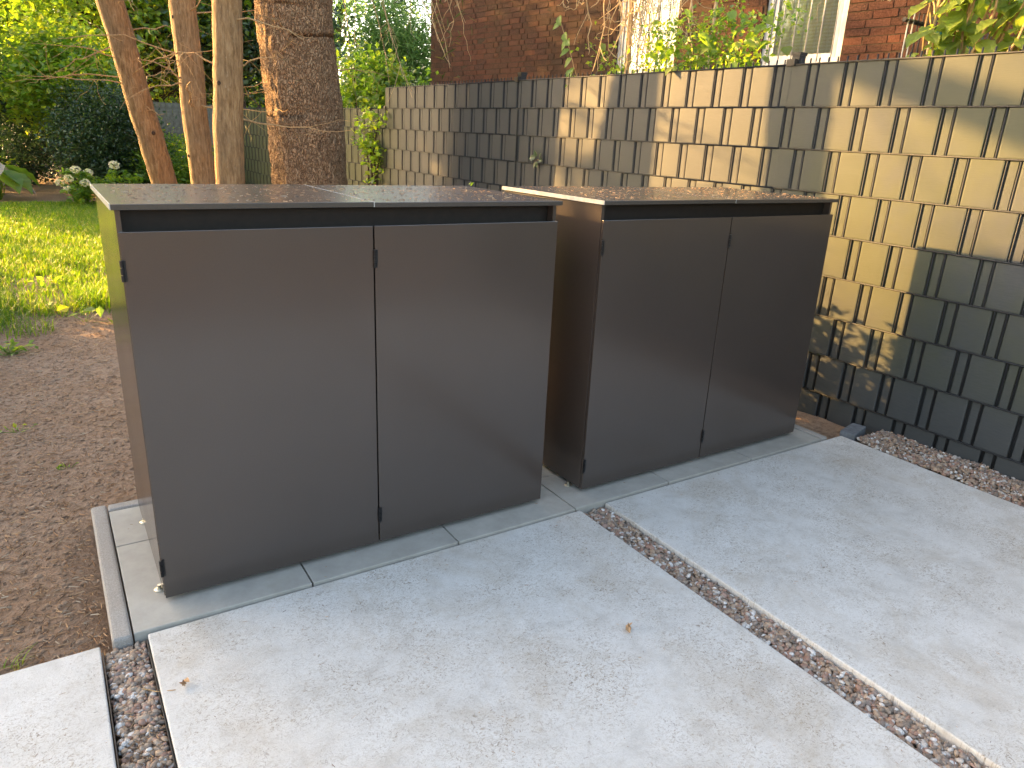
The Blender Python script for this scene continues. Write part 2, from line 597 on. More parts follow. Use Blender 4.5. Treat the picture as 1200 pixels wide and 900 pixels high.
# ------------------------------------------------------------------ ground and lawn
def build_ground():
    mb = MB()
    # fine patch near the camera, coarse beyond; the rim lies on one level
    xs = np.unique(np.concatenate([np.linspace(-150, -12, 8), np.linspace(-12, -3, 10), np.linspace(-3, 1.2, 61), np.linspace(1.2, 12, 15), np.linspace(12, 150, 8)]))
    ys = np.unique(np.concatenate([np.linspace(-150, -6, 8), np.linspace(-6, -1, 8), np.linspace(-1, 6, 90), np.linspace(6, 20, 18), np.linspace(20, 150, 8)]))
    Z = np.array([[gz(x, y) - (0.05 if (-0.13 < x < 3.1 and -3 < y < 0.62) or (y < -0.12 and x > -3.3) else 0) for x in xs] for y in ys])
    X, Y = np.meshgrid(xs, ys)
    V = np.stack([X, Y, Z], -1).reshape(-1, 3)
    nx = len(xs)
    i = (np.arange(len(ys) - 1)[:, None] * nx + np.arange(nx - 1)[None]).reshape(-1, 1)
    mb.add(V, None, i + np.array([0, 1, nx + 1, nx]))
    g = link('ground', mb.mesh('ground', True), M['soil'])
    props(g, 'bare brown soil of the garden around the paving', kind='structure')
    # grass
    n = 150000
    x = rng.uniform(-2.4, 1.3, n)
    y = 3.0 + 8.9 * rng.uniform(0, 1, n) ** 1.25
    edge = np.array([0.9 * noise.noise((a * 1.7, b * 0.9, 5)) + 0.5 * noise.noise((a * 5, b * 4, 9)) for a, b in zip(x, y)])
    dens = np.clip((y - 3.75 - 1.2 * np.clip(x + .15, -.1, 1.0) + edge * 0.9) * 1.4, 0, 1)
    patch = np.array([noise.noise((a * 2.1, b * 1.3, 20)) for a, b in zip(x, y)])
    dens *= np.where((patch < -0.25) & (y < 6.5), 0.25, 1)
    dens *= np.where(x > 0.45 + 0.05 * y, 0.25, 1)
    keep = rng.uniform(0, 1, n) < dens * 0.9
    x, y, edge = x[keep], y[keep], edge[keep]
    tall = 1 + 1.4 * np.exp(-((y - 3.9) / 0.5) ** 2)
    z = np.array([gz(a, b) for a, b in zip(x, y)])
    h = rng.uniform(0.03, 0.075, len(x)) * tall
    a = rng.uniform(0, 6.28, len(x))
    dx, dy = np.cos(a), np.sin(a)
    lean = rng.uniform(0.2, 1.0, len(x)) * h
    wd = rng.uniform(0.002, 0.0042, len(x)) * (1 + 0.1 * (y - 3))
    b = np.stack([x, y, z - 0.003], 1)
    sd = np.stack([-dy, dx, np.zeros_like(dx)], 1) * wd[:, None]
    md = b + np.stack([dx * lean * .35, dy * lean * .35, h * .6], 1)
    tp = b + np.stack([dx * lean, dy * lean, h], 1)
    V = np.stack([b - sd, b + sd, md + sd * .7, md - sd * .7, tp], 1)
    i = np.arange(len(x))[:, None] * 5
    mb = MB()
    mb.add(V, i + [3, 2, 4], i + [0, 1, 2, 3])
    props(link('grass', mb.mesh('grass'), M['grass']), 'sunlit green lawn grass with bare patches', kind='stuff')
    # larger weedy tufts at the lawn edge
    for k, (tx, ty, hh, nb, lab) in enumerate([(-0.10, 3.95, 0.20, 260, 'long arching grass tuft at the lawn edge nearest the left cabinet'),
                                               (-0.42, 3.45, 0.20, 170, 'long grass tuft at the left picture edge of the soil'),
                                               (-0.36, -0.035, 0.07, 9, 'tiny grass sprout in the soil beside the left slab')]):
        mb = MB()
        for _ in range(nb):
            a = random.uniform(0, 6.28)
            rr = (0.16 if nb > 50 else 0.02) * math.sqrt(random.random())
            bx, by = tx + rr * 1.6 * math.cos(a), ty + rr * math.sin(a)
            a2 = random.uniform(0, 6.28)
            ln = hh * random.uniform(.5, 1.2)
            t = np.linspace(0, 1, 5)
            P = np.stack([bx + math.cos(a2) * ln * .8 * t ** 1.6, by + math.sin(a2) * ln * .8 * t ** 1.6, gz(bx, by) + ln * (t - .45 * t ** 2)], 1)
            sd = np.array([-math.sin(a2), math.cos(a2), 0]) * 0.003
            ww = (1 - t)[:, None]
            V = np.concatenate([P - sd * ww, P + sd * ww])
            mb.add(V, None, [(j, j + 5, j + 6, j + 1) for j in range(4)])
        props(link('grass_tuft', mb.mesh('grass_tuft'), M['grass']), lab, 'grass tuft', 'grass tufts on bare soil')
    # broad leaved weeds
    for k, (tx, ty, sc, nb, lab) in enumerate([(0.0, 3.62, 0.09, 9, 'small broad-leaved weed beside the long grass tuft'), (-0.16, 4.9, 0.07, 14, 'broad-leaved weed in the thin lawn behind the tuft'),
                                               (-0.42, 2.95, 0.05, 40, 'low patch of small round weed leaves on the soil'), (-0.36, 1.62, 0.022, 8, 'tiny pale seedling on bare soil'), (-0.2, 1.15, 0.02, 7, 'tiny seedling near the orange lit soil')]):
        e_ = empty('weed', (tx, ty, gz(tx, ty)), label=lab, cat='weed', group='weeds on bare soil')
        for _ in range(nb):
            pass
        mb = MB()
        q = rng.normal(size=(nb, 3)) * [sc * 1.4, sc * 1.1, 0.2 * sc] + [0, 0, sc * .7]
        leaves(mb, q, sc, 0.6, 1.2, -0.1)
        link('foliage', mb.mesh('weed_leaves'), M['leaf_bright'], e_)
        mb = MB()
        for p in q:
            mb.tube(wobble((0, 0, -.01), p, 4, 0.003), 0.0012, 4)
        link('stem', mb.mesh('weed_stem'), M['leaf_bright'], e_)


def litter(name, label, n, fn, lmin, lmax, r, zf, mat='litter', kind='stuff'):
    """small sticks, needles and crumbs lying on a surface"""
    pts = fn(n)
    n = len(pts)
    a = rng.uniform(0, 6.28, n)
    L = rng.uniform(lmin, lmax, n) * rng.uniform(.4, 1, n)
    dz = rng.normal(0, .12, n)
    d = np.stack([np.cos(a), np.sin(a), dz], 1)
    s = np.stack([-np.sin(a), np.cos(a), np.zeros(n)], 1)
    rr = (r * rng.uniform(.5, 1.5, n))[:, None]
    up = np.zeros((n, 3))
    up[:, 2] = rr[:, 0] * 1.2
    c = np.stack([pts[:, 0], pts[:, 1], np.array([zf(x, y) for x, y in pts])], 1)
    c[:, 2] += np.abs(dz) * L * .5
    a0, a1 = c - d * L[:, None] * .5, c + d * L[:, None] * .5
    V = np.stack([a0 - s * rr, a0 + s * rr, a0 + up, a1 - s * rr * .7, a1 + s * rr * .7, a1 + up], 1)
    i = np.arange(n)[:, None] * 6
    mb = MB()
    mb.add(V, np.concatenate([i + [0, 2, 1], i + [3, 4, 5]]), np.concatenate([i + [0, 3, 5, 2], i + [1, 2, 5, 4], i + [0, 1, 4, 3]]))
    o = link(name, mb.mesh(name), M[mat])
    return props(o, label, kind=kind)


def ico():
    bm = bmesh.new()
    bmesh.ops.create_icosphere(bm, subdivisions=2, radius=1)
    V = np.array([v.co[:] for v in bm.verts])
    T = np.array([[v.index for v in f.verts] for f in bm.faces])
    bm.free()
    return V, T


ICO = ico()


def pebbles(name, label, n, x0, x1, y0, y1, z0, smin=.004, smax=.0095, taper=None, heap=0.0):
    V0, T0 = ICO
    mb = MB()
    P = np.stack([rng.uniform(x0, x1, n), rng.uniform(y0, y1, n)], 1)
    if taper is not None:
        P = P[[taper(*q) for q in P]]
    for x, y in P:
        s = random.uniform(smin, smax) * (1.35 if random.random() < .12 else 1)
        ax = np.array([s * random.uniform(.9, 1.55), s * random.uniform(.8, 1.15), s * random.uniform(.55, .85)])
        k = rng.normal(size=3)
        V = V0 * (1 + 0.13 * np.sin(V0 @ k * 2.2 + k[0] * 5))[:, None] * ax
        m = np.array(Matrix.Rotation(random.uniform(0, 6.28), 3, 'Z') @ Matrix.Rotation(random.gauss(0, .5), 3, 'X') @ Matrix.Rotation(random.gauss(0, .5), 3, 'Y'))
        zz = z0 + random.uniform(-.008, .006) + heap * noise.noise((x * 6, y * 6, 2))
        mb.add(V @ m.T + [x, y, zz], T0)
    return props(link(name, mb.mesh(name, True), M['peb']), label, kind='stuff')


# ------------------------------------------------------------------ paving
def build_paving():
    # bed under everything
    mb = MB()
    mb.box(-0.135, 2.83, -0.1, 0.69, -0.16, -0.045)
    pav = link('tile_paving', mb.mesh('paving_bed'), M['soil'])
    props(pav, 'strip of grey square concrete tiles with kerb edging under the cabinets', kind='structure')
    cols = [-0.0925, 0.382, 0.868, 1.35, 1.814, 2.30, 2.785]
    g = 0.0022
    for i in range(6):
        rows = [-0.1, 0.378, 0.632] if i < 3 else [-0.1, 0.166, 0.632]
        for j in range(2):
            t = bevel_box('tile', (cols[i + 1] - cols[i] - 2 * g, rows[j + 1] - rows[j] - 2 * g, 0.045), 0.003, M['tile'], pav,
                          (cols[i] + g, rows[j] + g, -0.045 + random.uniform(-.0015, .0008)))
            t.rotation_euler = (random.gauss(0, .0012), random.gauss(0, .0012), random.gauss(0, .001))

    def kerb(p, size):
        o = bevel_box('kerb_stone', size, 0.012, M['kerb'], pav, p, 3)
        return o
    kerb((-0.142, -0.106, -0.16), (0.048, 0.796, 0.163))
    for k in range(3):
        kerb((-0.092 + k * .975, 0.638, -0.16), (0.971, 0.048, 0.163))
    kerb((2.79, -0.1, -0.16), (0.042, 0.735, 0.163))
    # the large slabs
    mb = MB()
    mb.box(-3.2, 3.15, -3.4, -0.12, -0.2, -0.105)
    pat = link('patio', mb.mesh('patio_bed'), M['soil'])
    props(pat, 'patio of large pale concrete slabs separated by pebble strips', kind='structure')
    z = -0.007
    for x0, x1, y1 in ((-2.9, -0.169, -0.1), (-0.06, 1.366, -0.105), (1.483, 2.928, -0.105)):
        bevel_box('concrete_slab', (x1 - x0, 3.1, 0.1), 0.005, M['conc'], pat, (x0, y1 - 3.1, z - 0.1), 3)
    for x in (-0.1665, -0.0655):
        bevel_box('metal_edging', (0.003, 2.6, 0.09), 0.0006, M['hinge'], pat, (x, -2.72, -0.103))
    pebbles('gravel_strip', 'rounded mixed pebbles in the left joint between slabs', 4700, -0.158, -0.069, -1.6, -0.112, -0.030, .0036, .0082)
    pebbles('gravel_strip', 'rounded mixed pebbles in the long joint between the two big slabs', 5200, 1.372, 1.477, -1.75, -0.108, -0.028, .0036, .0082)
    pebbles('gravel_strip', 'rounded pebbles heaped between the slab and the fence', 5000, 2.936, 3.2, -1.5, -0.17, -0.006, .004, .0085, None, 0.02)
    st = bevel_box('edge_stone', (0.16, 0.07, 0.05), 0.006, M['stone'], None, (2.945, -0.165, -0.035), 2, 0.002)
    st.rotation_euler = (0, 0, 0.25)
    props(st, 'flat grey stone at the slab corner by the fence', 'stone')


def build_litter():
    def soil(n):
        x = rng.uniform(-2.2, 0.9, n)
        y = -0.1 + 5.2 * rng.uniform(0, 1, n) ** 1.5
        ok = ~((x > -0.15) & (y < 0.72))
        return np.stack([x, y], 1)[ok]
    litter('needle_litter', 'fallen brown needles and twig crumbs on the soil', 42000, soil, .008, .036, .0013, lambda x, y: gz(x, y) + .003)
    V0, T0 = ICO
    mb = MB()
    for x, y in soil(9000):
        s = random.uniform(.002, .007) * (1.5 if random.random() < .08 else 1)
        mb.add(V0[:, :] * [s * random.uniform(.8, 1.5), s, s * .7] * (1 + .2 * np.sin(V0[:, :1] * 3 + V0[:, 1:2] * 4)) + [x, y, gz(x, y) + s * .2], T0)
    props(link('soil_crumbs', mb.mesh('soil_crumbs'), M['soil']), 'loose crumbs of soil and grit', kind='stuff')

    def strips(n):
        a = np.stack([rng.normal(-0.115, .026, n), -0.12 - np.abs(rng.normal(.38, .1, n))], 1)
        b = np.stack([rng.uniform(1.372, 1.477, n * 2), rng.uniform(-1.6, -.12, n * 2)], 1)
        c = np.stack([rng.uniform(2.95, 3.15, n), rng.uniform(-1.3, -.2, n)], 1)
        return np.concatenate([a, b, c])
    litter('needle_litter', 'brown needles gathered in the pebble joints', 420, strips, .006, .022, .0009, lambda x, y: -0.024 if x < 2 else 0.004)

    def slab(n):
        x = rng.uniform(-1, 2.9, n)
        y = -0.13 - rng.uniform(0, 1, n) ** 1.3 * 1.5
        ok = (x < -.18) | ((x > -.05) & (x < 1.35)) | ((x > 1.5) & (x < 2.92))
        return np.stack([x, y], 1)[ok]
    litter('needle_litter', 'scattered needles and specks on the pale slabs', 650, slab, .003, .016, .0006, lambda x, y: -0.0068)

    def tiles(n):
        return np.stack([rng.uniform(-.08, 2.75, n), rng.uniform(-.095, .6, n)], 1)
    litter('needle_litter', 'few needles on the grey tiles', 90, tiles, .004, .016, .0006, lambda x, y: 0.0006)

    def lid(n):
        a = np.stack([rng.uniform(0.02, 1.24, n), rng.uniform(0.02, .61, n)], 1)
        b = np.stack([rng.uniform(1.46, 2.68, n), rng.uniform(0.02, .6, n)], 1)
        return np.concatenate([a, b])
    litter('needle_litter', 'dry needles and bud scales strewn on the cabinet lids', 900, lid, .005, .018, .0008, lambda x, y: 1.0822)
    # single bits
    for x, y, lab in [(-0.015, -0.36, 'curled dry brown leaf on the slab beside the left pebble joint'), (1.06, -0.72, 'brown leaf scrap in the middle of the front slab')]:
        mb = MB()
        for k in range(3):
            c = np.array([[x + .006 * k, y + .004 * k, 0.0]])
            leaves(mb, c, 0.03, .5, 1, 0, 0)
        me = mb.mesh('dry_leaf')
        zz = min(v.co.z for v in me.vertices)
        for v in me.vertices:
            v.co.z = v.co.z - zz - .0068
        props(link('dry_leaf', me, M['litter']), lab, 'leaf')
    mb = MB()
    mb.tube(wobble((-.095, -.30, -.018), (-.03, -.36, -.003), 6, .002), [.0012] * 6, 5)
    props(link('twig', mb.mesh('twig'), M['twig']), 'thin pale twig lying across the edge of the left pebble joint', 'twig')


# ------------------------------------------------------------------ cabinets
CW, CD, CH = 1.262, 0.626, 1.0815


def build_cabinet():
    r = empty('storage_cabinet', (0, 0, 0), label='left brown two-door bin cabinet standing nearest the lawn', cat='cabinet', group='brown bin cabinets')
    b = 0.0012
    mid = CW / 2
    zb, zt = 0.016, 1.023
    bevel_box('side_panel', (0.012, CD - .015, 1.0665 - zb), b, M['lam'], r, (0, .014, zb))
    bevel_box('side_panel', (0.012, CD - .015, 1.0665 - zb), b, M['lam'], r, (CW - .012, .014, zb))
    bevel_box('back_panel', (CW - .026, .012, 1.04 - zb), b, M['lam'], r, (.013, CD - .016, zb + .01))
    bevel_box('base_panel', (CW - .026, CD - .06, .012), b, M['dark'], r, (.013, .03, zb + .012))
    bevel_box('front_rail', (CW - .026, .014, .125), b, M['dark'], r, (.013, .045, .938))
    bevel_box('divider', (.012, CD - .09, 1.0), b, M['dark'], r, (mid - .006, .062, zb + .03))
    for k in (0, 1):
        x0 = -.008 if k == 0 else mid + .0012
        x1 = mid - .0012 if k == 0 else CW + .008
        lid = bevel_box('lid_panel', (x1 - x0, CD + .014, .0135), b, M['lid'], r, (x0, -.008, 1.068))
        lid.rotation_euler = (0, R(-0.10) if k == 0 else R(0.05), 0)
        bevel_box('edge_strip', (.0024 if k == 0 else .0045, CD + .013, .0138), .0004, M['alu'], lid, (-.0026 if k == 0 else -.0022, .0005, .0006))  # pale strip paints the sky glint on lid edge and seam
    for k in (0, 1):
        x0 = .0015 if k == 0 else mid + .0022
        x1 = mid - .0022 if k == 0 else CW - .0015
        d = bevel_box('door', (x1 - x0, .0125, zt - zb - .006), b, M['lam'], r, (x0, 0, zb))
        for hz in (.072, .885):
            mb = MB()
            for q in range(3):
                z0 = hz + q * .0175
                a = np.linspace(0, 1, 5)
                mb.tube(np.stack([a * 0 - .0018, a * 0 - .0035, z0 + a * .0155], 1), .0042, 8)
            mb.box(-.0015, .0075, -.0022, -.0003, hz, hz + .0505)
            link('hinge', mb.mesh('hinge'), M['hinge'], d)
    for fx, fy in ((-.006, .075), (.004, .50), (CW - .02, .09), (CW - .02, .5), (mid, .1), (mid, .5)):
        mb = MB()
        a = np.array([0, .003, .0045, .006, .0165])
        mb.tube(np.stack([a * 0, a * 0, a + .0005], 1), [.015, .0145, .011, .005, .005], 16)
        mb.tube(np.stack([a[:2] * 0, a[:2] * 0, np.array([.0045, .009])], 1), [.008, .008], 6)
        link('foot', mb.mesh('foot', False), M['steel'], r, (fx, fy, .0004))
    c = copy_tree(r)
    c.location = (1.441, -0.012, 0)
    c.rotation_euler = (0, 0, 0.0063)
    c['label'] = 'right brown two-door bin cabinet standing beside the grey fence'


# ------------------------------------------------------------------ privacy fence
FX, FB = 3.1708, -0.01795


def build_fence():
    f = empty('privacy_fence', (FX, 0, 0), (0.006, 0, math.atan(-FB)), 'grey woven strip fence on steel mesh, lit by low sun at the right', 'fence')
    ztop = 1.672
    span = 2.5
    starts = [-4.31, -1.81, 0.69, 3.19, 5.69, 8.19, 10.69]
    # strips: in front of two rods for 150 mm, behind the next two for 50 mm
    def strip_mesh(ph, name):
        ys, off = [], []
        for k in range(-1, 15):
            c = ph + .2 * k
            for d, o_ in ((-.0985, -.0012), (-.0840, -.0014), (-.0822, -.0040), (-.0812, -.0130), (-.0690, -.0130), (-.0672, .0020), (-.0655, .0040), (-.060, .0046), (-.030, .0050), (0, .0051), (.030, .0050), (.060, .0046), (.0655, .0040), (.0672, .0020), (.0690, -.0130), (.0812, -.0130), (.0822, -.0040), (.0840, -.0014), (.0985, -.0012)):
                if -.001 <= c + d <= span + .001:
                    ys.append(c + d)
                    off.append(o_)
        for e_ in (-.001, span + .001):
            d = abs((e_ - ph + .1) % .2 - .1)
            ys.append(e_)
            off.append(-.0012 if d > .083 else (-.013 if d > .068 else .0046))
        o_ = np.argsort(ys)
        y, off = np.array(ys)[o_], np.array(off)[o_]
        n = len(y)
        rows = []
        for fz in (0.0035, 0.008, 0.10, 0.192, 0.1965):
            k = 0.75 if fz in (.0035, .1965) else 1.0
            rows.append(np.stack([-(off * k + (.0004 if fz == .10 else 0) * (off > 0)), y, np.full(n, fz)], 1))
        V = np.concatenate(rows)
        Q = []
        for r_ in range(4):
            i = np.arange(n - 1)[:, None] + r_ * n
            Q.append(i + [0, n, n + 1, 1])
        mb = MB()
        mb.add(V, None, np.concatenate(Q))
        return mb.mesh(name)
    sm = [strip_mesh(0.075, 'strip_mesh'), strip_mesh(0.175, 'strip_mesh_offset')]
    # vertical rods: one shared mesh for tall and one for low panels
    def rod(h):
        mb = MB()
        mb.tube([(0, 0, -.1), (0, 0, h)], .0038, 8)
        return mb.mesh('rod_mesh', True)
    rt, rl = rod(ztop + .026), rod(ztop - .2 + .026)
    mb = MB()
    for sx in (-.0066, .0066):
        mb.tube([(sx, 0, 0), (sx, span - .01, 0)], .0038, 8)
    hr = mb.mesh('crossrod_mesh', True)
    for pi, y0 in enumerate(starts):
        top = ztop if y0 < 5 else ztop - .2
        nr = 9 if y0 < 5 else 8
        for k in range(nr):
            # row 0 phase matched to the photograph
            zz = top - .2 * (k + 1)
            row = int(round((ztop - zz) / .2))
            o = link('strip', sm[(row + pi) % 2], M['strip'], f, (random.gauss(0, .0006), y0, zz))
            o.scale = (random.uniform(.92, 1.12), 1, 1)
        for k in range(nr + 1):
            link('cross_rod', hr, M['rod'], f, (0, y0 + .005, top - .2 * k))
        if y0 > -2:
            for j in range(50):
                link('upright_rod', rt if y0 < 5 else rl, M['rod'], f, (0, y0 + j * .05, 0))
        # post behind the joint with a cap and clamp
        mb = MB()
        mb.box(.012, .062, y0 - .022, y0 + .022, -.2, top + .045)
        p = link('post', mb.mesh('post'), M['rod'], f)
        mb = MB()
        mb.box(.008, .066, y0 - .026, y0 + .026, top + .045, top + .06)
        mb.box(-.016, .012, y0 - .018, y0 + .03, top - .006, top + .026)
        link('cap', mb.mesh('post_cap'), M['hinge'], p)
        mb = MB()
        for k in range(1, nr):
            mb.box(-.0165, -.0145, y0 - .034, y0 + .034, top - .2 * k - .197, top - .2 * k - .004)
        if y0 > 3 and y0 < 4:
            link('cover_plate', mb.mesh('cover_plate'), M['strip'], f)


# ------------------------------------------------------------------ brick house
HP = (6.03, 10.1)
HROT = math.atan2(-0.991, 0.130)


def build_house():
    h = empty('brick_house', (HP[0], HP[1], 0), (0, 0, HROT), 'old red brick house with barred windows rising behind the fence', 'house')
    S0, S1, ZT = -0.45, 11.5, 4.6
    wins = [(3.95, 4.92, 2.08, 3.35), (6.12, 7.05, 2.13, 3.45)]
    # mortar wall built from rectangles round the openings
    mb = MB()
    cuts = [(S0, 3.95), (4.92, 6.12), (7.05, S1)]
    for a, b in cuts:
        mb.box(a, b, 0.0035, 0.32, -.2, ZT)
    for a, b, z0, z1 in wins:
        mb.box(a, b, 0.0035, 0.32, -.2, z0)
        mb.box(a, b, 0.0035, 0.32, z1, ZT)
    mb.box(S0, S0 + .3, 0.32, 7, -.2, ZT)
    mb.box(S1 - .3, S1, 0.32, 7, -.2, ZT)
    mb.box(S0 + .3, S1 - .3, 6.7, 7, -.2, ZT)
    wall = link('wall', mb.mesh('wall'), M['mortar'], h)
    mb = MB()
    V = np.array([(S0 - .4, -.45, ZT), (S1 + .4, -.45, ZT), (S1 + .4, 7.45, ZT), (S0 - .4, 7.45, ZT), (S0 + 1.5, 3.5, ZT + 3), (S1 - 1.5, 3.5, ZT + 3)])
    mb.add(V, [(1, 2, 5), (3, 0, 4)], [(0, 1, 5, 4), (2, 3, 4, 5), (0, 3, 2, 1)])
    link('roof', mb.mesh('roof'), M['roof'], h)

    def var(length, k):
        m = MB()
        m.box(0, length, -.001, .05, 0, .065, .0024)
        return m.mesh('brick_mesh')
    SM = [var(.235, k) for k in range(9)]
    HM = [var(.112, k) for k in range(7)]
    ch = 0.0765
    allb = []
    for row in range(int((ZT + .05) / ch)):
        z = row * ch + .006
        s = S0 + (0 if row % 2 else -.06)
        k = row * 3
        while s < S1:
            ln = .235 if (k % 3) else .112
            s0, s1 = s, s + ln
            k += 1
            s = s1 + .0115
            # clip against openings and wall ends
            ok = s0 >= S0 - .002 and s1 <= S1
            for a, b, z0, z1 in wins:
                if z + .06 > z0 and z < z1:
                    if s1 > a and s0 < b:
                        ok = False
                        if s0 < a - .05:
                            allb.append((s0, a - .004, z, False))
                        if s1 > b + .05:
                            allb.append((b + .004, s1, z, False))
            if ok:
                allb.append((s0, s1, z, True))
    Mw = Matrix.Translation((HP[0], HP[1], 0)) @ Matrix.Rotation(HROT, 4, 'Z')
    Rc = camo.rotation_euler.to_matrix().transposed()

    def view(s, z):
        p = Rc @ (Mw @ Vector((s, 0, z)) - CAM)
        return 600 + 844.4 * p.x / -p.z, 450 - 844.4 * p.y / -p.z, -p.z
    sc = []
    for i, (s0, s1, z, full) in enumerate(allb):
        u, v, d = view((s0 + s1) / 2, z + .03)
        vis = full and -10 < u < 1210 and -12 < v < 95 and z > 1.98
        sc.append((d if vis else 1e6, i))
    sc.sort()
    near = set(i for d, i in sc[:300] if d < 1e5)
    mb = MB()
    for i, (s0, s1, z, full) in enumerate(allb):
        if i in near:
            me = random.choice(SM if s1 - s0 > .2 else HM)
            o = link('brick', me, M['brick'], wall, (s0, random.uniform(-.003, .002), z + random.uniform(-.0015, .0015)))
        else:
            mb.box(s0, s1, random.uniform(-.0025, .0015), .05, z, z + .065, .002)
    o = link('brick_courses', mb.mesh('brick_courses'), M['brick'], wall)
    o['kind'] = 'stuff'
    # corner return seen from the lawn side
    for a, b, z0, z1 in wins:
        wn = empty('window', (a, 0, z0))
        wn.parent = h
        W_, H_ = b - a, z1 - z0
        mb = MB()
        t = .07
        mb.box(.0, t, .03, .10, 0, H_)
        mb.box(W_ - t, W_, .03, .10, 0, H_)
        mb.box(t, W_ - t, .031, .099, 0, t)
        mb.box(t, W_ - t, .031, .099, H_ - t, H_)
        mb.box(t + .012, t + .05, .045, .088, t, H_ - t)
        mb.box(W_ - t - .05, W_ - t - .012, .045, .088, t, H_ - t)
        mb.box(t + .05, W_ - t - .05, .0455, .0875, t, t + .045)
        link('frame', mb.mesh('window_frame'), M['white'], wn)
        mb = MB()
        mb.box(-.02, W_ + .02, -.05, .029, -.05, -.002)
        link('sill', mb.mesh('window_sill'), M['white'], wn)
        mb = MB()
        mb.box(t + .05, W_ - t - .05, .060, .065, t + .045, H_ - t)
        link('pane', mb.mesh('window_pane'), M['glass'], wn)
        mb = MB()
        mb.box(t, W_ - t, .090, .095, t, H_ - t)
        link('blind', mb.mesh('window_blind'), M['blind'], wn)
        for k in range(6):
            mb = MB()
            x = .09 + (W_ - .18) * k / 5
            mb.tube([(x, -.02, .03), (x, -.02, H_ - .05)], .0075, 8)
            link('security_bar', mb.mesh('security_bar', True), M['bar'], wn)


# ------------------------------------------------------------------ vegetation
def trunk_tube(base, slope, h, r0, r1, flare=1.5, k=24, n=60, wob=.01, flakes=0.0):
    z = np.linspace(-.15, h, n)
    P = np.stack([base[0] + slope * z, base[1] + 0 * z, z], 1)
    w = np.cumsum(rng.normal(0, wob * .12, (n, 2)), 0)
    w -= np.linspace(0, 1, n)[:, None] * w[-1]
    P[:, :2] += w
    r = r0 + (r1 - r0) * (z / h).clip(0, 1)
    r = r * (1 + (flare - 1) * np.exp(-np.clip(z, 0, None) / .18))
    mb = MB()
    mb.tube(P, r, k)
    V = mb.V[0]
    for i in range(len(V)):
        q = V[i]
        a = noise.noise((q[0] * 5, q[1] * 5, q[2] * 1.1))
        c = np.array([P[min(i // k, n - 1)][0], P[min(i // k, n - 1)][1], q[2]])
        d = q - c
        V[i] = c + d * (1 + .06 * a + flakes * noise.noise((q[0] * 34, q[1] * 34, q[2] * 17)))
        V[i][2] = q[2]
    return mb, P, r


def spruce(name, label, base, slope, r0, r1, bark, crown_z, seed_branches, ntwig, group, H=9.0, flakes=0.03, k=32, n=170):
    e = empty(name, (base[0], base[1], 0), label=label, cat='tree', group=group)
    mb, P, r = trunk_tube((0, 0), slope, H, r0, r1, 1.35, k, n, .02, flakes)
    t = link('trunk', mb.mesh('trunk', True), M[bark], e)

    def at(z):
        i = int(np.clip((z + .15) / (H + .15) * (len(P) - 1), 0, len(P) - 1))
        return P[i], r[i]
    # knots on the bark
    for _ in range(2):
        z = random.uniform(.9, 2.4)
        p, rr = at(z)
        a = random.uniform(-2.9, -.6)
        m2 = MB()
        d = np.array([math.cos(a), math.sin(a), 0.15])
        m2.tube([p + d * rr * .85, p + d * (rr + .003), p + d * (rr + .009)], [.024, .015, .006], 9)
        link('knot', m2.mesh('knot', True), M['darkbark'], t)
    # bare dead twigs low on the trunk, each a part
    for _ in range(ntwig):
        m2 = MB()
        z = random.uniform(1.3, 3.4)
        p, rr = at(z)
        a = random.uniform(0, 6.28)
        ln = random.uniform(.35, 1.1)
        q = p + np.array([math.cos(a) * ln, math.sin(a) * ln, random.uniform(-.15, .3)])
        path = wobble(p + (q - p) * (rr * .8 / ln), q, 8, .02, random.uniform(0, .25))
        m2.tube(path, np.linspace(.0065, .0016, 8), 5)
        for _ in range(4):
            j = random.randint(2, 6)
            s = path[j] + rng.normal(size=3) * [.16, .16, .12] - [0, 0, .06]
            m2.tube(wobble(path[j], s, 5, .012), np.linspace(.0022, .001, 5), 4)
        link('dead_branch', m2.mesh('dead_branch'), M['twig'], e)
    # live crown: drooping boughs with needle sprays
    mc, mw = MB(), MB()
    for b in range(seed_branches):
        z = crown_z + (H + .3 - crown_z) * (b + random.random()) / seed_branches
        p, rr = at(min(z, H))
        a = b * 2.4 + random.uniform(-.4, .4)
        ln = (H + 1 - z) * .28 + .5
        q = p + np.array([math.cos(a) * ln, math.sin(a) * ln, -.1 * ln])
        path = wobble(p, q, 8, .03, .25 * ln)
        mw.tube(path, np.linspace(.022, .004, 8), 5)
        m = int(60 * ln)
        i = rng.integers(1, 8, m)
        f = rng.uniform(0, 1, (m, 1))
        c = path[i - 1] * (1 - f) + path[i] * f
        off = rng.normal(size=(m, 3)) * [.16, .16, .1]
        off[:, 2] -= np.abs(rng.normal(0, .14, m))
        leaves(mc, c + off, .15, .16, .3, .5, .4, .05)
    link('branch', mw.mesh('branch'), M['darkbark'], e)
    link('crown', mc.mesh('crown'), M['needle'], e)
    return e


